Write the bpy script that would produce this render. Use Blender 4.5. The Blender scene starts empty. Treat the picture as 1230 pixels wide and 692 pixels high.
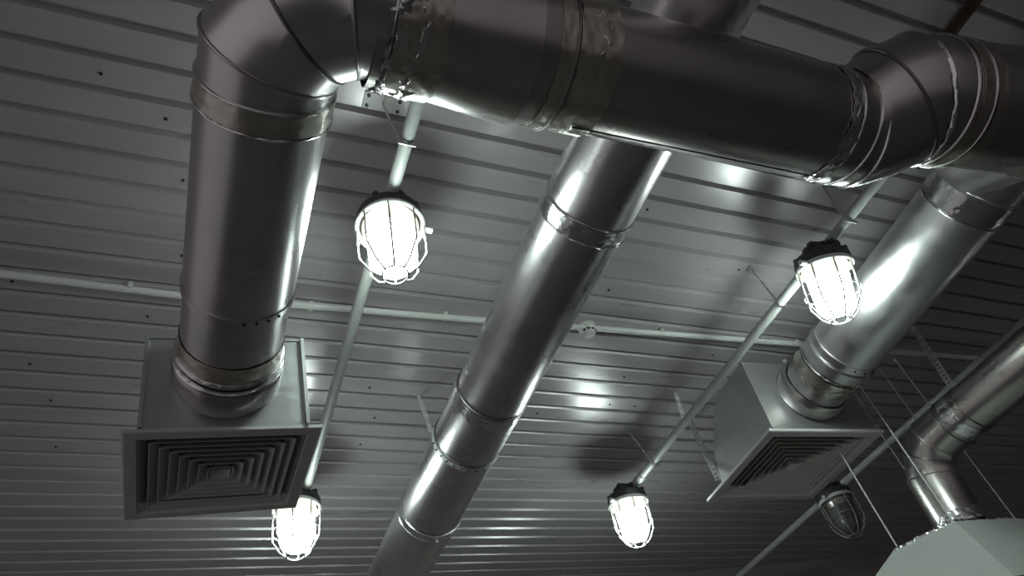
import bpy, bmesh, math, random
from mathutils import Vector, Matrix, Euler, noise
random.seed(7)
PI = math.pi
# ------------------------------------------------------------------ camera
# world frame: origin at the camera, Z up, X along the ceiling ribs, Y along the hanging conduits
sc = bpy.context.scene
COL = sc.collection
cam_d = bpy.data.cameras.new('camera'); cam = bpy.data.objects.new('camera', cam_d); COL.objects.link(cam)
cam_d.sensor_width = 36; cam_d.lens = 851/1230*36; cam_d.clip_start = .02; cam_d.clip_end = 60
u1 = Vector((2168, 283, 851)).normalized()
u2 = Vector((-465, 1004, 851)); u2 = (u2 - u1*u2.dot(u1)).normalized()
un = u1.cross(u2)
M3 = Matrix(((u1.x, -u1.y, -u1.z), (u2.x, -u2.y, -u2.z), (un.x, -un.y, -un.z)))
cam.matrix_world = M3.to_4x4()
sc.camera = cam
# ------------------------------------------------------------------ world, exposure
w = bpy.data.worlds.new('world'); sc.world = w; w.use_nodes = True
# added ambient glow in place of the unbuilt room: paler behind the camera and to its left, dark to the right
_n, _l = w.node_tree.nodes, w.node_tree.links
_tc = _n.new('ShaderNodeTexCoord'); _dp = _n.new('ShaderNodeVectorMath'); _dp.operation = 'DOT_PRODUCT'
_dp.inputs[1].default_value = (-.93, -.36, 0)
_mr = _n.new('ShaderNodeMapRange'); _mr.inputs[1].default_value = -.3; _mr.inputs[2].default_value = 1
_mr.inputs[3].default_value = .018; _mr.inputs[4].default_value = .28
_l.new(_tc.outputs['Generated'], _dp.inputs[0]); _l.new(_dp.outputs['Value'], _mr.inputs[0])
_n['Background'].inputs[0].default_value = (1, .94, .95, 1); _l.new(_mr.outputs[0], _n['Background'].inputs[1])
sc.view_settings.view_transform = 'Standard'; sc.view_settings.look = 'None'
sc.view_settings.exposure = .08; sc.view_settings.gamma = 1; sc.view_settings.use_curve_mapping = False
LAMP_POWER = 46.0
LAMP_COLOUR = (.84, 1.0, .95)

# ------------------------------------------------------------------ materials
def mat(name, col, metal=0., rough=.5, col2=None, nscale=8, bump=0., bscale=30, rvar=0., stretch=(1, 1, 1), emit=None, spec=.5, detail=4, trans=0., lo=.35, hi=.65):
    m = bpy.data.materials.new(name); m.use_nodes = True; nt = m.node_tree; N = nt.nodes; L = nt.links
    b = N['Principled BSDF']
    b.inputs['Base Color'].default_value = (*col, 1); b.inputs['Metallic'].default_value = metal
    b.inputs['Roughness'].default_value = rough; b.inputs['Specular IOR Level'].default_value = spec
    b.inputs['Transmission Weight'].default_value = trans
    tc = N.new('ShaderNodeTexCoord'); mp = N.new('ShaderNodeMapping'); mp.inputs['Scale'].default_value = stretch
    L.new(tc.outputs['Object'], mp.inputs[0])
    n = N.new('ShaderNodeTexNoise'); n.inputs['Scale'].default_value = nscale; n.inputs['Detail'].default_value = detail
    L.new(mp.outputs[0], n.inputs['Vector'])
    if col2:
        r = N.new('ShaderNodeValToRGB'); r.color_ramp.elements[0].position = lo; r.color_ramp.elements[1].position = hi
        r.color_ramp.elements[0].color = (*col, 1); r.color_ramp.elements[1].color = (*col2, 1)
        L.new(n.outputs['Fac'], r.inputs[0]); L.new(r.outputs[0], b.inputs['Base Color'])
    if rvar:
        mr = N.new('ShaderNodeMapRange'); mr.inputs[1].default_value = .15; mr.inputs[2].default_value = .85
        mr.inputs[3].default_value = max(.02, rough-rvar); mr.inputs[4].default_value = rough+rvar
        n2 = N.new('ShaderNodeTexNoise'); n2.inputs['Scale'].default_value = nscale*1.7; n2.inputs['Detail'].default_value = 2
        L.new(mp.outputs[0], n2.inputs['Vector']); L.new(n2.outputs['Fac'], mr.inputs[0]); L.new(mr.outputs[0], b.inputs['Roughness'])
    if bump:
        n3 = N.new('ShaderNodeTexNoise'); n3.inputs['Scale'].default_value = bscale; n3.inputs['Detail'].default_value = 3
        L.new(mp.outputs[0], n3.inputs['Vector'])
        bp = N.new('ShaderNodeBump'); bp.inputs['Strength'].default_value = bump; bp.inputs['Distance'].default_value = .01
        L.new(n3.outputs['Fac'], bp.inputs['Height']); L.new(bp.outputs[0], b.inputs['Normal'])
    if emit:
        b.inputs['Emission Color'].default_value = (*emit[0], 1); b.inputs['Emission Strength'].default_value = emit[1]
    return m

M = dict(
    galv=mat('galvanised_steel', (.56, .56, .57), 1, .29, (.70, .66, .66), 6, .03, 4, .05, detail=2, lo=.2, hi=.8),
    galv_cloudy=mat('clouded_galvanised_steel', (.62, .62, .62), 1, .37, (.72, .72, .72), 9, .03, 5, .10, detail=4, lo=.25, hi=.75),
    galv_dull=mat('galvanised_steel_dull', (.47, .45, .44), 1, .29, (.54, .52, .50), 6, .04, 4, .07, detail=2, lo=.2, hi=.8),
    sheet=mat('galvanised_sheet', (.52, .53, .53), .85, .34, (.58, .59, .59), 12, .04, 4, .06),
    foil=mat('aluminium_foil_tape', (.66, .66, .66), 1, .2, (.8, .8, .79), 14, .25, 40, .05, detail=2),
    old_tape=mat('aged_foil_tape', (.56, .53, .48), 1, .28, (.70, .67, .61), 10, .15, 30, .05, detail=2),
    seam=mat('seam_dark_metal', (.20, .19, .19), 1, .4),  # dark metal for joint beads and the lock seam
    rim=mat('seam_bright_metal', (.75, .76, .76), 1, .22),
    ceil=mat('lacquered_ceiling_sheet', (.41, .385, .395), .2, .30, (.46, .435, .445), 3, .02, 6, .05, stretch=(.6, 3, 1)),
    wall=mat('plastered_wall', (.24, .22, .21), 0, .8, (.29, .27, .26), 2),
    floor=mat('concrete_floor', (.17, .16, .16), 0, .7, (.20, .19, .185), 1.5, .1, 20),
    conduit=mat('painted_conduit', (.40, .42, .40), 0, .42, (.46, .48, .46), 20),
    white=mat('white_plastic', (.66, .67, .64), 0, .4, (.72, .73, .70), 20),
    diff=mat('painted_aluminium', (.58, .57, .55), .0, .45, (.62, .61, .59), 10),
    cast=mat('dark_cast_metal', (.045, .045, .045), .5, .5, (.10, .10, .10), 30, .3, 60),
    wire=mat('steel_wire', (.42, .42, .39), .6, .4),
    ring=mat('white_enamel', (.75, .76, .73), .0, .35),
    rust=mat('rusty_steel', (.055, .028, .018), .3, .7, (.09, .045, .026), 20, .3, 40),
    dark=mat('black_cable', (.015, .015, .015), 0, .6),
    screw=mat('screw_steel', (.03, .03, .03), .5, .5),
    strap=mat('zinc_strap', (.60, .62, .60), .15, .45, (.68, .70, .68), 30),
    globe=mat('lit_opal_glass', (.9, .9, .88), 0, .2, emit=(LAMP_COLOUR, LAMP_POWER)),
    neck=mat('warm_glass_collar', (.85, .84, .72), 0, .25, emit=((1, .96, .80), 1.0)),
    dead=mat('unlit_frosted_glass', (.16, .16, .145), 0, .16, (.22, .22, .20), 12, trans=.3),
    hood=mat('painted_hood_metal', (.47, .50, .47), 0, .5, (.50, .53, .50), 5),
)

# ------------------------------------------------------------------ object helpers
def props(o, label=None, cat=None, group=None, kind=None):
    for k, v in (('label', label), ('category', cat), ('group', group), ('kind', kind)):
        if v: o[k] = v
    return o
def thing(name, label, cat, loc=(0, 0, 0), rot=(0, 0, 0), group=None):
    o = bpy.data.objects.new(name, None); COL.objects.link(o); o.empty_display_size = .05
    o.location = loc; o.rotation_euler = rot
    return props(o, label, cat, group)
def world_loc(o):
    v = Vector(o.location)
    while o.parent: o = o.parent; v = v + Vector(o.location)
    return v
def obj(name, bm, m, parent=None, smooth=True, local=False, label=None, sharp=35):
    """link a bmesh as one object; vertices given in world space unless local=True"""
    if parent is not None and not local:
        bmesh.ops.translate(bm, verts=bm.verts, vec=-world_loc(parent))
    bmesh.ops.recalc_face_normals(bm, faces=bm.faces)
    me = bpy.data.meshes.new(name); bm.to_mesh(me); bm.free()
    me.materials.append(M[m])
    if smooth:
        for p in me.polygons: p.use_smooth = True
        me.set_sharp_from_angle(angle=math.radians(sharp))
    o = bpy.data.objects.new(name, me); COL.objects.link(o); o.parent = parent
    if label: o['label'] = label
    return o
def frame(d):
    d = Vector(d).normalized()
    a = Vector((0, 0, 1)) if abs(d.z) < .9 else Vector((1, 0, 0))
    x = a.cross(d).normalized(); return d, x, d.cross(x)
def skin(bm, rings, closed=True, cap0=False, cap1=False):
    vs = [[bm.verts.new(p) for p in r] for r in rings]
    n = len(vs[0])
    for i in range(len(vs)-1):
        for j in range(n if closed else n-1):
            k = (j+1) % n
            bm.faces.new((vs[i][j], vs[i][k], vs[i+1][k], vs[i+1][j]))
    if cap0: bm.faces.new(vs[0][::-1])
    if cap1: bm.faces.new(vs[-1])
    return vs
def sweep(bm, pts, rad, seg=64, cap=False):
    """mitred tube through pts"""
    pts = [Vector(p) for p in pts]
    if not hasattr(rad, '__len__'): rad = [rad]*len(pts)
    rings = []; a = b = None
    for i, p in enumerate(pts):
        d = (pts[i]-pts[i-1]).normalized() if i else (pts[1]-pts[0]).normalized()
        dn = (pts[i+1]-pts[i]).normalized() if i+1 < len(pts) else d
        if a is None: _, a, b = frame(d)
        nrm = (d+dn).normalized()
        ring = []
        for k in range(seg):
            t = 2*PI*k/seg
            q = a*math.cos(t)*rad[i] + b*math.sin(t)*rad[i]
            q = q - d*(q.dot(nrm)/d.dot(nrm))
            ring.append(p+q)
        rings.append(ring)
        rot = d.rotation_difference(dn); a = rot @ a; b = rot @ b
    skin(bm, rings, cap0=cap, cap1=cap)
    return bm
def tube(pts, r, seg=64, cap=False): return sweep(bmesh.new(), pts, r, seg, cap)
def lathe(bm, o, d, prof, seg=64, cap0=False, cap1=False, jig=0, seed=0):
    """prof = [(t along d, radius)]; jig crumples the surface"""
    o = Vector(o); d, a, b = frame(d)
    rings = []
    for (t, r) in prof:
        ring = []
        for k in range(seg):
            th = 2*PI*k/seg
            rr, tt = r, t
            if jig:
                q = Vector((math.cos(th)*6, math.sin(th)*6, t*60+seed))
                rr += jig*(noise.noise(q)+.6*noise.noise(q*2.7)+.5)
                tt += jig*1.6*noise.noise(q*1.3+Vector((9, 3, 1)))
            ring.append(o + d*tt + a*(rr*math.cos(th)) + b*(rr*math.sin(th)))
        rings.append(ring)
    skin(bm, rings, cap0=cap0, cap1=cap1)
    return bm
def lat(o, d, prof, **k): return lathe(bmesh.new(), o, d, prof, **k)
def bead(o, d, r, w=.006, h=.004, **k):
    return lat(o, d, [(-w/2, r), (-w/4, r+h*.8), (0, r+h), (w/4, r+h*.8), (w/2, r)], **k)
def band(o, d, r, w, jig=.0008, seed=0, n=10):
    return lat(o, d, [(0, r)] + [(w*i/n, r+.0015) for i in range(n+1)] + [(w, r)], seg=96, jig=jig, seed=seed)
def box(bm, c, s, rot=None):
    m = Matrix.Translation(Vector(c)) @ (rot.to_4x4() if rot is not None else Matrix()) @ Matrix.Diagonal((*s, 1))
    bmesh.ops.create_cube(bm, size=1, matrix=m); return bm
def bx(c, s, rot=None, bev=0):
    bm = box(bmesh.new(), c, s, rot)
    if bev: bmesh.ops.bevel(bm, geom=bm.edges[:], offset=bev, segments=2, affect='EDGES')
    return bm
def torus(bm, c, d, R, r, seg=48, n=8):
    d, a, b = frame(d); c = Vector(c)
    rings = []
    for k in range(seg+1):
        t = 2*PI*k/seg; e = a*math.cos(t)+b*math.sin(t)
        rings.append([c + e*(R+r*math.cos(2*PI*j/n)) + d*(r*math.sin(2*PI*j/n)) for j in range(n)])
    vs = skin(bm, rings); bmesh.ops.remove_doubles(bm, verts=bm.verts, dist=1e-6)
    return bm
X = Vector((1, 0, 0)); Y = Vector((0, 1, 0)); Z = Vector((0, 0, 1))

# ------------------------------------------------------------------ structure
H = 1.8; FL = -1.6
XL, XR, YB = -2.6, 7.2, -2.6
def wall_y(x): return 3.857 + (x-3.489)*(-.122)
def make_ceiling():
    bm = bmesh.new(); pitch = .0945; y0 = .985-.016
    ys = []
    k = math.floor((YB-y0)/pitch)
    prof = []
    y = y0 + k*pitch
    while y < 4.9:
        prof += [(y, 0), (y+.006, .018), (y+.014, .018), (y+.0235, 0)]
        y += pitch
    a = [bm.verts.new((XL, py, H+pz)) for py, pz in prof]; b = [bm.verts.new((XR, py, H+pz)) for py, pz in prof]
    for i in range(len(prof)-1): bm.faces.new((a[i], a[i+1], b[i+1], b[i]))
    # upper skin gives the sheet its thickness
    t0 = [bm.verts.new(p) for p in ((XL, prof[0][0], H+.05), (XR, prof[0][0], H+.05), (XR, prof[-1][0], H+.05), (XL, prof[-1][0], H+.05))]
    bm.faces.new(t0)
    o = obj('ceiling', bm, 'ceil', smooth=False); props(o, kind='structure'); return o
ceiling = make_ceiling()
def slab(name, pts, th, m):
    bm = bmesh.new(); pts = [Vector(p) for p in pts]
    n = (pts[1]-pts[0]).cross(pts[2]-pts[0]).normalized()*th
    lo = [bm.verts.new(p) for p in pts]; hi = [bm.verts.new(p+n) for p in pts]
    bm.faces.new(lo); bm.faces.new(hi[::-1])
    for i in range(4): bm.faces.new((lo[i], lo[(i+1) % 4], hi[(i+1) % 4], hi[i]))
    return props(obj(name, bm, m, smooth=False), kind='structure')
slab('floor', [(XL, YB, FL), (XL, 4.9, FL), (XR, 4.9, FL), (XR, YB, FL)], .1, 'floor')
slab('wall_back', [(XL, wall_y(XL), FL), (XL, wall_y(XL), H), (XR, wall_y(XR), H), (XR, wall_y(XR), FL)], -.1, 'wall')
slab('wall_right', [(XR, YB, FL), (XR, YB, H), (XR, 4.0, H), (XR, 4.0, FL)], .1, 'wall')
for (sx, sy) in [(-.37, 1.02), (-.22, 1.14), (-.17, 1.30), (-.16, 1.56), (-.25, 1.90), (-.62, 1.83), (-.60, 2.20), (-.55, 2.40), (.45, 1.30),
                 (.54, 2.17), (.60, 2.40), (.58, 2.58), (1.27, 1.17), (1.14, .83), (1.30, 1.50), (1.78, 1.32), (1.60, 1.95), (1.75, 2.18), (1.62, 2.2),
                 (1.30, 2.3), (1.95, 1.80), (2.05, 2.10), (2.10, 1.02), (2.2, .74), (-.75, 1.35), (-.9, 1.15), (-.55, 2.65), (.95, 2.75), (1.15, 2.45)]:
    yk = round((sy-.985)/.0945-.5)*.0945+.985+.047     # screws sit on the flat pans
    obj('ceiling_screw', lat((sx, yk, H), -Z, [(-.002, .0045), (.003, .0045), (.004, .003)], seg=10, cap1=True), 'screw', ceiling)

# ------------------------------------------------------------------ ducts
RA = .112; ZA = 1.17; YBD = .455
GD = 'galvanised round ducts'
# left duct running away to the left diffuser
t = thing('ventilation_duct', 'large round galvanised duct at left running from the elbow down to the near diffuser box', 'duct', (.01, 1.0, ZA))
obj('pipe', tube([(.01, .635, ZA), (.01, 1.10, ZA)], RA), 'galv', t)
obj('pipe', tube([(.01, 1.095, ZA), (.01, 1.34, ZA)], RA-.0025), 'galv', t)
obj('seam_flange', lat((.01, 1.095, ZA), Y, [(0, RA-.002), (0, RA+.003), (.016, RA+.003), (.016, RA-.002)]), 'galv', t)
obj('joint_rim', bead((.01, .618, ZA), Y, RA, .006, .005), 'rim', t)
obj('foil_tape', band((.01, .62, ZA), Y, RA+.002, .042, .0010, 1), 'old_tape', t, label='aged foil tape round the duct')
obj('joint_rim', bead((.01, .665, ZA), Y, RA, .007, .006, seg=96, jig=.0008), 'foil', t)
obj('joint_rim', bead((.01, 1.305, ZA), Y, RA, .012, .006, seg=96, jig=.0012, seed=3), 'galv', t)
obj('foil_tape', band((.01, 1.25, ZA), Y, RA-.001, .05, .0006, 5), 'old_tape', t)
obj('joint_rim', bead((.01, 1.328, ZA), Y, RA, .010, .009, seg=96, jig=.0008, seed=8), 'rim', t)
obj('collar', lat((.01, 1.335, ZA), Y, [(0, RA+.006), (.01, RA+.010), (.055, RA+.009), (.075, RA+.004), (.08, RA+.002)]), 'galv_dull', t)
for k in range(4):
    a = -PI/2+.15+k*.22
    obj('screw', lat((.01+math.cos(a)*(RA+.002), 1.103, ZA+math.sin(a)*(RA+.002)), (math.cos(a), 0, math.sin(a)), [(0, .003), (.003, .003), (.0045, .002)], seg=10, cap1=True), 'screw', t)

# corner elbow (mitred gores)
t = thing('duct_elbow', 'segmented galvanised elbow turning the left duct round to the big cross duct', 'duct elbow', (.05, .5, ZA))
Rb = .155; cx, cy = .01+Rb, YBD+Rb
R2 = Rb/math.cos(math.radians(15))
seamp = [(.01, cy+.012, ZA)]
for ang in (15, 45, 75):
    a = math.radians(180+ang); seamp.append((cx+math.cos(a)*R2, cy+math.sin(a)*R2, ZA))
seamp.append((cx+.012, YBD, ZA))
for i in range(4):
    p0, p1 = Vector(seamp[i]), Vector(seamp[i+1])
    bm = bmesh.new(); seg = 64
    def ringat(i):
        p = Vector(seamp[i]); d0 = (p-Vector(seamp[i-1])).normalized() if i else (Vector(seamp[1])-p).normalized()
        d1 = (Vector(seamp[i+1])-p).normalized() if i < 4 else d0
        n = (d0+d1).normalized(); side = n.cross(Z); s = 1/math.cos(math.acos(max(-1, min(1, d0.dot(d1))))/2)
        return p, n, side, s
    def circle(i, r):
        p, n, side, s = ringat(i)
        return [p + side*(math.cos(2*PI*k/seg)*r*s) + Z*(math.sin(2*PI*k/seg)*r) for k in range(seg)]
    c0, c1 = circle(i, RA), circle(i+1, RA)
    g = .02
    skin(bm, [[a.lerp(b, f)+ (a.lerp(b, f)-p0.lerp(p1, f)).normalized()*o_ for a, b in zip(c0, c1)] for f, o_ in ((0, .0 if i else 0), (.03, .0), (.5, .0), (.96, .0), (1, .003))])
    obj('gore', bm, 'galv', t)
for i in (1, 2, 3):
    p, n, side, s = ringat(i)
    bm = bmesh.new(); n_ = 8; rings = []
    for k in range(73):
        th = 2*PI*k/72; e = side*(math.cos(th)*s)+Z*math.sin(th); en = e.normalized()
        rings.append([p + e*RA + en*(.0035*math.cos(2*PI*j/n_)) + n*(.0035*math.sin(2*PI*j/n_)) for j in range(n_)])
    skin(bm, rings); bmesh.ops.remove_doubles(bm, verts=bm.verts, dist=1e-6)
    obj('seam', bm, 'seam' if i == 2 else 'galv_dull', t)

# cross duct B
t = thing('ventilation_duct', 'biggest round duct crossing the top of the picture below all the others', 'duct', (.7, YBD, ZA), (0, 0, -.022))
x0 = cx+.012
RB = .118
obj('pipe', lat((x0, YBD, ZA), X, [(-.02, RA+.001), (.10, RA+.003)]), 'galv_dull', t)
obj('joint_rim', bead((x0+.002, YBD, ZA), X, RA, .012, .006, seg=96, jig=.001), 'seam', t)
obj('foil_tape', band((x0+.004, YBD, ZA), X, RA+.003, .085, .0022, 11, 16), 'old_tape', t, label='crumpled foil tape at the elbow end')
obj('foil_tape', band((x0-.006, YBD, ZA), X, RA+.0005, .062, .0062, 21, 20), 'foil', t, label='bright wrinkled foil tape')
obj('reducer', lat((x0+.08, YBD, ZA), X, [(0, RA+.003), (.15, .130), (.156, .131), (.156, .124)]), 'galv_dull', t)
obj('pipe', tube([(x0+.235, YBD, ZA), (x0+.36, YBD, ZA)], RB+.004), 'galv_dull', t)
obj('pipe', tube([(.53, YBD, ZA), (1.105, YBD, ZA)], RB), 'galv_dull', t)
obj('joint_rim', bead((x0+.300, YBD, ZA), X, RB+.004, .009, .006), 'seam', t)
obj('foil_tape', band((x0+.27, YBD, ZA), X, RB+.0045, .034, .0012, 31), 'old_tape', t)
obj('foil_tape', band((x0+.306, YBD, ZA), X, RB+.0035, .075, .0016, 41, 14), 'old_tape', t, label='peeling aged foil tape')
obj('foil_tape', band((x0+.33, YBD, ZA), X, RB+.001, .03, .0036, 51, 14), 'foil', t)
obj('lock_seam', bx((.80, YBD+math.sin(.36)*RB*.9+.03, ZA-.106), (.56, .003, .0015)), 'seam', t)
obj('joint_rim', bead((1.10, YBD, ZA), X, RB, .008, .005), 'rim', t)
obj('pipe', tube([(1.103, YBD, ZA), (1.165, YBD, ZA)], RB+.001), 'galv_dull', t)
obj('joint_rim', bead((1.145, YBD, ZA), X, RB, .007, .005), 'rim', t)
obj('foil_tape', band((1.07, YBD, ZA), X, RB+.0002, .03, .0028, 61, 14), 'foil', t)

# offset fitting and the duct end at right
t = thing('duct_fitting', 'bulging offset fitting and duct end at the right edge joined to the cross duct', 'duct fitting', (1.4, .36, ZA))
pp = [(1.150, .447, ZA), (1.178, .443, ZA), (1.212, .420, ZA+.004), (1.250, .378, ZA+.012), (1.285, .352, ZA+.015), (1.325, .344, ZA+.012)]
rr = [.1185, .121, .127, .133, .136, .135]
obj('bend', tube(pp, rr), 'galv_dull', t)
fd = Vector((1, -.15, -.02)).normalized(); F0 = Vector((1.32, .345, ZA+.012))
obj('pipe', lat(F0, fd, [(0, .134), (.10, .134), (.30, .139), (.80, .141)]), 'galv_dull', t)
obj('seam', bead(pp[1], (1, -.2, 0), .121, .007, .004), 'rim', t)
obj('seam', bead(pp[3], (1, -.9, .2), .134, .007, .004), 'seam', t)
obj('seam', bead(pp[4], (1, -.4, 0), .137, .009, .005, seg=96, jig=.002), 'foil', t)
obj('seam', bead(F0, fd, .136, .007, .004), 'galv', t)
obj('foil_tape', band(F0+fd*.015, fd, .1345, .026, .0008, 71), 'old_tape', t)
obj('seam', bead(F0+fd*.045, fd, .135, .006, .004), 'galv', t)
obj('foil_tape', band(F0+fd*.052, fd, .1345, .026, .0008, 72), 'old_tape', t)
# rear branch joining duct D from above
obj('branch_collar', lat(F0+fd*.30+Vector((0, .03, .02)), (.25, .75, .62), [(0, .136), (.10, .137), (.125, .141), (.13, .136)]), 'galv', t)

# centre duct C, above the cross duct
XC, ZC, RC = .857, 1.47, .125
t = thing('ventilation_duct', 'long straight shiny duct running diagonally down the centre behind the cross duct', 'duct', (XC, 1.5, ZC), (0, 0, .012))
cuts = [-.9, .95, 1.755, 2.01, 2.51, 3.78]
for i in range(5):
    obj('pipe', tube([(XC, cuts[i], ZC), (XC, cuts[i+1]+.004, ZC)], RC-.0012*(i % 2)), 'galv', t)
obj('joint_rim', bead((XC, .93, ZC), Y, RC, .006, .005), 'rim', t)
obj('foil_tape', band((XC, .935, ZC), Y, RC, .05, .0014, 81), 'foil', t)
obj('joint_rim', bead((XC, .985, ZC), Y, RC, .006, .005, seg=96, jig=.001), 'rim', t)
obj('joint_rim', bead((XC, 1.74, ZC), Y, RC, .007, .004), 'seam', t)
obj('foil_tape', band((XC, 1.745, ZC), Y, RC, .055, .0012, 83), 'foil', t)
obj('joint_rim', bead((XC, 2.01, ZC), Y, RC, .007, .004), 'seam', t)
obj('suspension_band', lat((XC, 2.015, ZC), Y, [(0, RC), (0, RC+.004), (.022, RC+.004), (.022, RC)]), 'strap', t)
obj('joint_rim', bead((XC, 2.49, ZC), Y, RC, .006, .005), 'rim', t)
obj('foil_tape', band((XC, 2.495, ZC), Y, RC, .03, .0010, 85), 'foil', t)
obj('joint_rim', bead((XC, 2.53, ZC), Y, RC, .006, .004), 'rim', t)
for k in range(9):
    a = -PI*.95+k*.22
    obj('screw', lat((XC+math.cos(a)*(RC+.004), 2.026, ZC+math.sin(a)*(RC+.004)), (math.cos(a), 0, math.sin(a)), [(0, .003), (.003, .003), (.0045, .002)], seg=10, cap1=True), 'screw', t)
for a in (-1.45, -.1):
    obj('screw', lat((XC+math.cos(a)*(RC+.004), 2.515, ZC+math.sin(a)*(RC+.004)), (math.cos(a), 0, math.sin(a)), [(0, .005), (.004, .005), (.009, .003)], seg=10, cap1=True), 'strap', t)

# right duct D down to the far diffuser
ZD, RD = 1.5, .127
D0, D1 = Vector((2.03, -.1, ZD)), Vector((2.185, 1.60, ZD)); dd = (D1-D0).normalized()
def onD(y): return D0 + dd*((y-D0.y)/dd.y)
t = thing('ventilation_duct', 'round duct with a blazing lamp reflection running to the right diffuser box', 'duct', onD(1.0))
obj('pipe', tube([onD(-.1), onD(.70)], RD+.001), 'galv_cloudy', t)
obj('pipe', tube([onD(.70), onD(1.45)], RD), 'galv_cloudy', t)
obj('pipe', tube([onD(1.44), onD(1.60)], RD-.004), 'galv', t)
obj('joint_rim', bead(onD(.62), dd, RD, .007, .006), 'rim', t)
obj('foil_tape', band(onD(.63), dd, RD+.001, .07, .0014, 91), 'foil', t)
obj('joint_rim', bead(onD(.71), dd, RD, .007, .005), 'rim', t)
obj('clamp_band', lat(onD(1.36), dd, [(0, RD), (0, RD+.004), (.022, RD+.004), (.022, RD)]), 'galv', t)
obj('joint_rim', bead(onD(1.40), dd, RD, .009, .007), 'rim', t)
obj('foil_tape', band(onD(1.47), dd, RD-.002, .06, .0016, 93), 'old_tape', t)
obj('joint_rim', bead(onD(1.46), dd, RD-.004, .008, .006, seg=96, jig=.0015), 'foil', t)
obj('collar', lat(onD(1.585), dd, [(0, RD), (.008, RD+.006), (.03, RD+.009), (.055, RD+.006), (.075, RD+.001)]), 'galv_dull', t)
for k in range(3):
    a = -PI/2-.3+k*.35
    p = onD(1.375)
    obj('screw', lat((p.x+math.cos(a)*(RD+.003), p.y, p.z+math.sin(a)*(RD+.003)), (math.cos(a), 0, math.sin(a)), [(0, .004), (.004, .004), (.006, .002)], seg=10, cap1=True), 'screw', t)

# far right duct E with its elbow into the hood
XE, ZE, RE = 2.575, 1.225, .09
t = thing('ventilation_duct', 'round duct at the far right bending down into the pale tapered hood', 'duct', (XE, 1.2, ZE))
obj('pipe', tube([(XE, -.6, ZE), (XE, 1.36, ZE)], RE), 'galv_dull', t)
pe = [(XE, 1.355, ZE), (XE, 1.44, ZE)]
Re = .15; yc, zc = 1.50, ZE-Re
for a in (15, 45, 75):
    r_ = Re/math.cos(math.radians(15)); pe.append((XE, yc+math.sin(math.radians(a))*r_, zc+math.cos(math.radians(a))*r_))
pe += [(XE-.01, yc+Re, .98), (XE-.015, yc+Re, .902)]
obj('elbow', tube(pe, RE+.001), 'galv_dull', t)
for i, m_ in ((1, 'seam'), (2, 'galv'), (3, 'seam'), (4, 'galv')):
    d_ = (Vector(pe[i+1])-Vector(pe[i])).normalized()+(Vector(pe[i])-Vector(pe[i-1])).normalized()
    obj('seam', bead(pe[i], d_, RE+.001, .007, .004), m_, t)
obj('foil_tape', band((XE, 1.37, ZE), Y, RE+.001, .05, .0012, 101), 'foil', t)
obj('joint_rim', bead((XE, 1.345, ZE), Y, RE, .007, .003), 'seam', t)
obj('foil_tape', band((XE-.013, yc+Re, .905), Z, RE+.001, .045, .003, 103), 'foil', t)

# hood
t = thing('extractor_hood', 'pale green tapered metal hood at the bottom right corner with taped top edges', 'hood', (2.5, 1.7, .9))
top = [(2.419, 1.578, .9), (2.70, 1.558, .9), (2.66, 1.85, .9), (2.32, 1.785, .9)]
bot = [(2.18, 1.36, .6), (3.05, 1.20, .6), (3.05, 2.15, .6), (1.93, 2.08, .6)]
bm = bmesh.new(); skin(bm, [[Vector(p) for p in bot], [Vector(p) for p in top]], cap1=True)
bmesh.ops.bevel(bm, geom=[e for e in bm.edges], offset=.002, segments=1, affect='EDGES')
obj('body', bm, 'hood', t)
def tape_strip(p, q, w=.022, seed=0):
    bm = bmesh.new(); p, q = Vector(p), Vector(q); n = 40
    rings = []
    for i in range(n+1):
        c = p.lerp(q, i/n)
        rings.append([c + Vector((0, 0, dz)) + Vector((-1, -1, 0)).normalized()*(off + .008*noise.noise(Vector((i*.45+seed, dz*90, off*50)))) for dz, off in ((-w, .004), (-w*.5, .0055), (0, .006), (.004, .002), (.003, -.008), (.0, -.016))])
    skin(bm, rings, closed=False)
    ob = obj('foil_tape', bm, 'foil', t); return ob
tape_strip(top[0], top[3], .024, 3); tape_strip(top[1], top[0], .008, 9)

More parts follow.
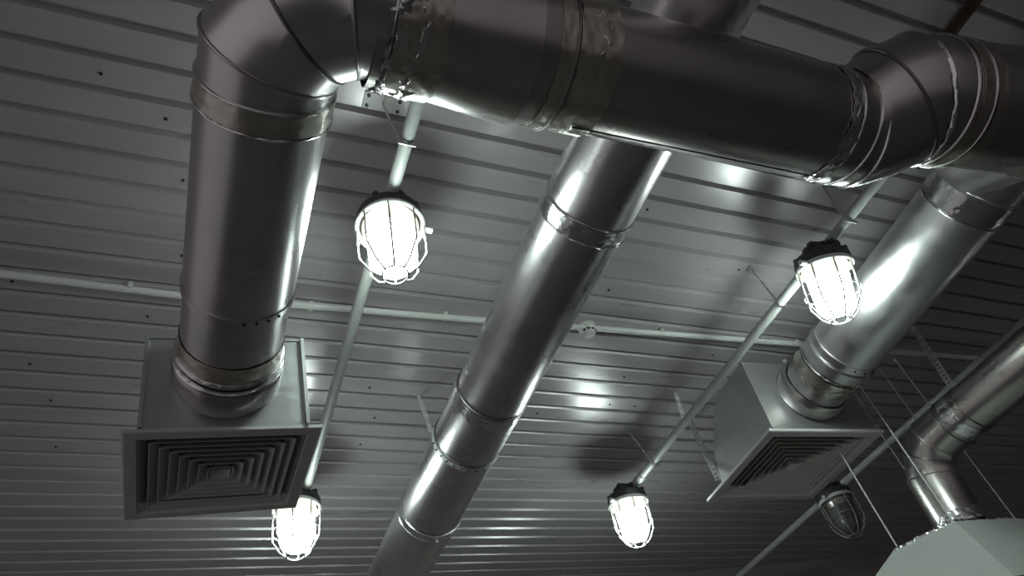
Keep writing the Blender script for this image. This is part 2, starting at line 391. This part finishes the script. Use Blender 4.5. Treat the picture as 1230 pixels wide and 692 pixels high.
# ------------------------------------------------------------------ diffuser boxes
def diffuser(label, pos, rot, s, bw, bh, in_y, rear):
    t = thing('air_diffuser', label, 'air diffuser', pos, rot)
    h = s/2
    # plenum box: side profile in local (y, z)
    prof = [(in_y, .001), (in_y, bh)] + rear
    bm = bmesh.new()
    l = [bm.verts.new((-bw, a, b)) for a, b in prof]; r = [bm.verts.new((bw, a, b)) for a, b in prof]
    bm.faces.new(l); bm.faces.new(r[::-1])
    for i in range(len(prof)-1): bm.faces.new((l[i], l[i+1], r[i+1], r[i]))
    obj('plenum_box', bm, 'sheet', t, local=True, sharp=30)
    bm = bmesh.new()
    for sx in (-1, 1):
        box(bm, (sx*(bw+.001), in_y-.004, bh/2+.004), (.008, .014, bh-.004))
    box(bm, (0, in_y-.001, bh), (2*bw, .004, .005))
    obj('edge_trim', bm, 'sheet', t, local=True, smooth=False)
    # flange
    def sq(a, z): return [Vector((-a, h-a, z)), Vector((a, h-a, z)), Vector((a, h+a, z)), Vector((-a, h+a, z))]
    k = s/.42
    bm = bmesh.new()
    skin(bm, [sq(h, .004*k), sq(h, -.004*k), sq(h-.004*k, -.006*k), sq(h-.028*k, -.006*k), sq(h-.030*k, 0), sq(h-.046*k, .03*k), sq(h-.048*k, .03*k), sq(h-.034*k, .004*k), sq(h, .004*k)])
    obj('flange', bm, 'diff', t, local=True, smooth=False)
    # nested four-way vanes
    n = 7; a0 = h-.040*k; a1 = .022*k
    for i in range(n):
        a = a0 + (a1-a0)*(i+.55)/(n-.1); st = (a0-a1)/n
        bm = bmesh.new(); up = .62
        skin(bm, [sq(a, -.001), sq(a-st*1.05, st*1.15), sq(a-st*1.05-.001, st*1.15), sq(a-.0022, -.001), sq(a, -.001)])
        obj('louvre', bm, 'diff', t, local=True, smooth=False)
    bm = bmesh.new(); vs = skin(bm, [sq(.022*k, -.001), sq(.008*k, .008*k)], cap1=True)
    obj('centre_cone', bm, 'diff', t, local=True, smooth=False)
    t['group'] = 'square air diffusers'
    return t
diffuser('square louvred diffuser box at the left hanging under the nearest round duct', (.025, 1.412, 1.027), (.083, -.094, -.001), .42, .176, .255, .004,
         [(.24, .255), (.30, .20), (.33, .10), (.34, .001)])
diffuser('square louvred diffuser box right of centre seen edge-on beside the unlit lamp', (2.193, 1.66, 1.328), (.042, .018, -.094), .538, .25, .322, .006,
         [(.20, .318), (.25, .300), (.30, .262), (.35, .205), (.39, .14), (.415, .06), (.42, .001)])

# ------------------------------------------------------------------ conduits
ZT = 1.6; RT = .0175
def conduit(label, x, y0, y1, couplers=()):
    t = thing('conduit_pipe', label, 'conduit', (x, (y0+y1)/2, ZT), (0, 0, 0), 'conduit runs carrying the lamps')
    obj('pipe', tube([(x, y0, ZT), (x, y1, ZT)], RT, 24, True), 'conduit', t)
    for yc_ in couplers:
        obj('coupler', tube([(x, yc_-.03, ZT), (x, yc_+.03, ZT)], RT+.003, 24, True), 'conduit', t)
    return t
conduit('pale conduit pipe coming out behind the elbow down to the left lamp', .366, -.4, 1.11)
conduit('pale conduit pipe between the upper left lamp and the lamp behind the left diffuser', .364, 1.25, 2.57)
conduit('pale conduit pipe coming out behind the cross duct to the lamp by the right duct', 1.848, .42, 1.00)
conduit('long pale conduit pipe between the two lit lamps on the right', 1.846, 1.13, 2.49, (2.44,))
conduit('conduit pipe at far right leading to the unlit lamp', 3.09, .3, 2.46, (2.41,))
conduit('conduit pipe running from the unlit lamp to the back wall', 3.09, 2.57, wall_y(3.09), (2.60,))
# horizontal conduit fixed on the ceiling
t = thing('ceiling_conduit', 'white thin conduit fixed flat across the ribbed ceiling', 'conduit', (0, 1.7, 1.775))
cp = [(-2.0, 1.74, 1.78), (-.641, 1.742, 1.78), (-.152, 1.752, 1.78), (.203, 1.737, 1.78), (.769, 1.718, 1.78), (1.342, 1.690, 1.78), (2.0, 1.66, 1.78), (3.4, 1.60, 1.78)]
obj('pipe', tube(cp, .0115, 20, True), 'white', t)
for x in (-.9, -.3, .25, .72, 1.15, 1.62, 2.3):
    y = 1.745-max(0, x-.2)*.047
    obj('pipe_clip', bx((x, y, 1.786), (.016, .032, .024), bev=.003), 'white', t)
# smoke detector
t = thing('smoke_detector', 'small round white smoke detector on the ceiling conduit right of the centre duct', 'smoke detector', (1.30, 1.66, 1.80))
obj('base', lat((1.295, 1.705, 1.799), -Z, [(0, .036), (.014, .036), (.016, .033)], seg=40, cap1=True), 'white', t)
obj('sensor_head', lat((1.295, 1.705, 1.783), -Z, [(0, .031), (.014, .030), (.024, .026), (.029, .018), (.030, .006)], seg=40, cap1=True), 'white', t)
for a in (-2.6, -2.0, -1.4, -.8):
    obj('vent_slot', bx((1.295+.0285*math.cos(a), 1.705+.0285*math.sin(a), 1.766), (.010, .005, .007), Matrix.Rotation(a+PI/2, 3, 'Z')), 'dark', t)

# rusty bar near the top right
t = thing('rusty_bar', 'rusty brown steel bar under the ceiling at the top right corner', 'steel bar', (1.90, .2, 1.77))
obj('bar', bx((1.895, .05, 1.775), (.022, .95, .03), bev=.002), 'rust', t)

# ------------------------------------------------------------------ lamps
def make_lamp(label, lit, knob_side, loc, rot):
    t = thing('caged_lamp', label, 'lamp', loc, rot, None)
    def o(n, bm, m, sm=True, lab=None, par=None): return obj(n, bm, m, par or t, smooth=sm, local=True, label=lab)
    o('housing', lat((0, 0, 0), -Z, [(-.030, .0), (-.030, .040), (-.024, .052), (-.004, .060), (.006, .078), (.014, .090), (.040, .094), (.046, .092), (.046, .070)], seg=48), 'cast')
    for s in (-1, 1):
        o('cable_gland', lat((0, s*.045, 0), (0, s, 0), [(0, .026), (.018, .026), (.02, .021), (.035, .021)], seg=6, cap1=True), 'cast')
    for k in range(4):
        a = PI/4+k*PI/2
        bm = bx((.078*math.cos(a), .078*math.sin(a), -.016), (.022, .016, .044), Matrix.Rotation(a, 3, 'Z'), bev=.003)
        o('lug', bm, 'cast')
    o('mounting_ear', bx((0, 0, .036), (.07, .024, .018), bev=.003), 'cast')
    g = bmesh.new(); lathe(g, (0, 0, -.046), -Z, [(0, .0925), (.006, .0955), (.014, .0955), (.018, .0915), (.014, .085), (.0, .084)], seg=48)
    o('guard_ring', g, 'ring')
    o('glass_collar', lat((0, 0, -.044), -Z, [(0, .074), (.012, .074), (.016, .077), (.022, .077), (.026, .073), (.034, .071), (.056, .0685)], seg=48), 'neck' if lit else 'galv_dull')
    pr = [(0, .068), (.02, .067), (.08, .063)]
    for k in range(1, 9):
        a = k/8*PI/2; pr.append((.08+.058*math.sin(a), max(.063*math.cos(a), .0015)))
    o('glass_globe', lat((0, 0, -.098), -Z, pr, seg=48, cap1=True), 'globe' if lit else 'dead', lab=None if lit else 'dull unlit glass globe')
    c = bmesh.new()
    for k in range(8):
        a = 2*PI*(k+.5)/8; e = Vector((math.cos(a), math.sin(a), 0))
        pts = [e*.091+Z*-.05, e*.091+Z*-.12, e*.088+Z*-.18, e*.060+Z*-.228, e*.034+Z*-.250]
        sweep(c, pts, .0030, 8, True)
    torus(c, (0, 0, -.250), Z, .033, .0026, 24, 6); torus(c, (0, 0, -.150), Z, .0905, .0022, 48, 6)
    o('wire_cage', c, 'wire')
    kx = knob_side
    o('latch_knob', lat((kx*.088, -.02, -.052), (kx, 0, 0), [(0, .008), (.012, .010), (.026, .010), (.028, .008)], seg=16, cap1=True), 'ring')
    t['group'] = 'caged lamps on the conduit runs'
    return t
make_lamp('lit caged lamp nearest the camera between the left duct and the centre duct', True, 1, (.376, 1.175, ZT), (.0, .0, .1))
make_lamp('lit caged lamp partly hidden behind the corner of the left diffuser', True, -1, (.338, 2.64, ZT), (0, .0, .1))
make_lamp('lit caged lamp hanging against the right duct beside its glare', True, -1, (1.85, 1.05, ZT), (.35, 0, -.1))
make_lamp('lit caged lamp low in the picture between the centre duct and the right diffuser', True, -1, (1.830, 2.565, ZT), (.1, 0, .1))
make_lamp('unlit caged lamp below the right diffuser box', False, -1, (3.07, 2.515, ZT), (0, 0, .1))

# ------------------------------------------------------------------ brackets holding the conduits
def bracket(label, x, y, px, py, big=False, group=None):
    t = thing('pipe_bracket', label, 'bracket', (px, py, H), (0, 0, 0), 'brackets holding the conduits')
    obj('plate', bx((px, py, H-.003), (.11 if big else .035, .05 if big else .03, .005), bev=.001), 'diff' if big else 'sheet', t)
    if big:
        for sx in (-1, 1):
            for sy in (-1, 1): obj('bolt', lat((px+sx*.043, py+sy*.015, H-.005), -Z, [(0, .005), (.004, .005)], seg=8, cap1=True), 'screw', t)
    obj('strut', tube([(px, py, H-.003), (px, py, H-.02), (x-.022, y, ZT+.01), (x-.02, y, ZT-.019), (x+.022, y, ZT-.021)], .0035, 8, True), 'galv', t)
    obj('clamp', lat((x, y-.007, ZT), Y, [(0, RT), (0, RT+.003), (.014, RT+.003), (.014, RT)], seg=24), 'galv', t)
    return t
bracket('plate and strut holding the conduit behind the elbow above the first lamp', .366, .93, .32, .945, True)
bracket('thin strut holding the conduit just below the cross duct at right', 1.848, .89, 1.85, .885)
bracket('thin strut holding the conduit just left of the lamp on the right duct', 1.852, 1.285, 1.83, 1.30)
bracket('thin strut holding the conduit just above the lower right lit lamp', 1.852, 2.30, 1.80, 2.335)

# ------------------------------------------------------------------ perforated hangers, straps and rods
def perforated(name, label, cat, p, q, w=.018, th=.002, side=None, group=None):
    p, q = Vector(p), Vector(q); t = thing(name, label, cat, p, (0, 0, 0), 'sheet metal hanger strips')
    d = (q-p); L_ = d.length; d.normalize()
    s = Vector(side or (1, 0, 0)); s = (s-d*s.dot(d)).normalized(); n = d.cross(s)
    bm = bmesh.new(); step = .03; k = max(2, int(L_/step)); st = L_/k; hw = w/2; ho = w*.22
    def V(a, b, c): return bm.verts.new(p+d*a+s*b+n*c)
    for i in range(k):
        a0, a1 = i*st, (i+1)*st; m_ = (a0+a1)/2
        for (u0, u1_, v0, v1) in ((a0, m_-ho, -hw, hw), (m_+ho, a1, -hw, hw), (m_-ho, m_+ho, -hw, -ho), (m_-ho, m_+ho, ho, hw)):
            c = p+d*((u0+u1_)/2)+s*((v0+v1)/2)
            rot = Matrix((d, s, n)).transposed()
            box(bm, c, (u1_-u0, v1-v0, th), rot)
    obj('strip', bm, 'strap', t, smooth=False)
    obj('anchor_screw', lat(p+Z*.0, -Z, [(0, .007), (.006, .007), (.009, .004)], seg=10, cap1=True), 'strap', t)
    return t
perforated('hanger_strip', 'narrow metal strip holding the band of the centre duct from the ceiling', 'hanger', (.748, 2.20, H), (.722, 2.03, 1.50), .017)
perforated('hanger_strip', 'perforated strip from the ceiling to the far left corner of the right diffuser', 'hanger', (2.10, 2.25, H), (1.945, 2.07, 1.36), .024, side=(1, -1, 0))
perforated('hanger_strip', 'short bright strip on the ceiling above the lower right conduit', 'hanger', (1.905, 2.05, H), (1.93, 2.10, 1.66), .016, side=(1, -.8, 0))
perforated('hanger_strip', 'perforated zinc strip between the right duct and the far right duct', 'hanger', (2.86, 1.48, H), (2.56, 1.35, 1.335), .026, side=(.5, -1, 0))
def rod(label, p, q, r=.003, m='strap', cap=True, name='threaded_rod', cat='rod', group=None):
    t = thing(name, label, cat, p, (0, 0, 0), 'hanging rods')
    obj('shaft', tube([p, q], r, 8, True), m, t)
    if cap: obj('nut', lat(Vector(p), -Z, [(0, .009), (.012, .009), (.012, .004)], seg=6, cap1=True), m, t)
    return t
rod('threaded rod holding the left corner of the pale hood', (2.335, 1.775, H), (2.335, 1.775, .885))
rod('threaded rod crossing in front of the far right elbow down to the hood corner', (2.43, 1.59, H), (2.43, 1.59, .885))
rod('threaded rod holding the right side of the pale hood', (2.64, 1.60, H), (2.64, 1.60, .885))
rod('thin ceiling rod with a bright nut between the right and far right ducts', (2.945, 1.69, H), (2.945, 1.69, .95))
rod('thin rod behind the right corner of the right diffuser box', (2.96, 1.99, H), (2.96, 1.99, 1.30))
bpy.context.view_layer.update()
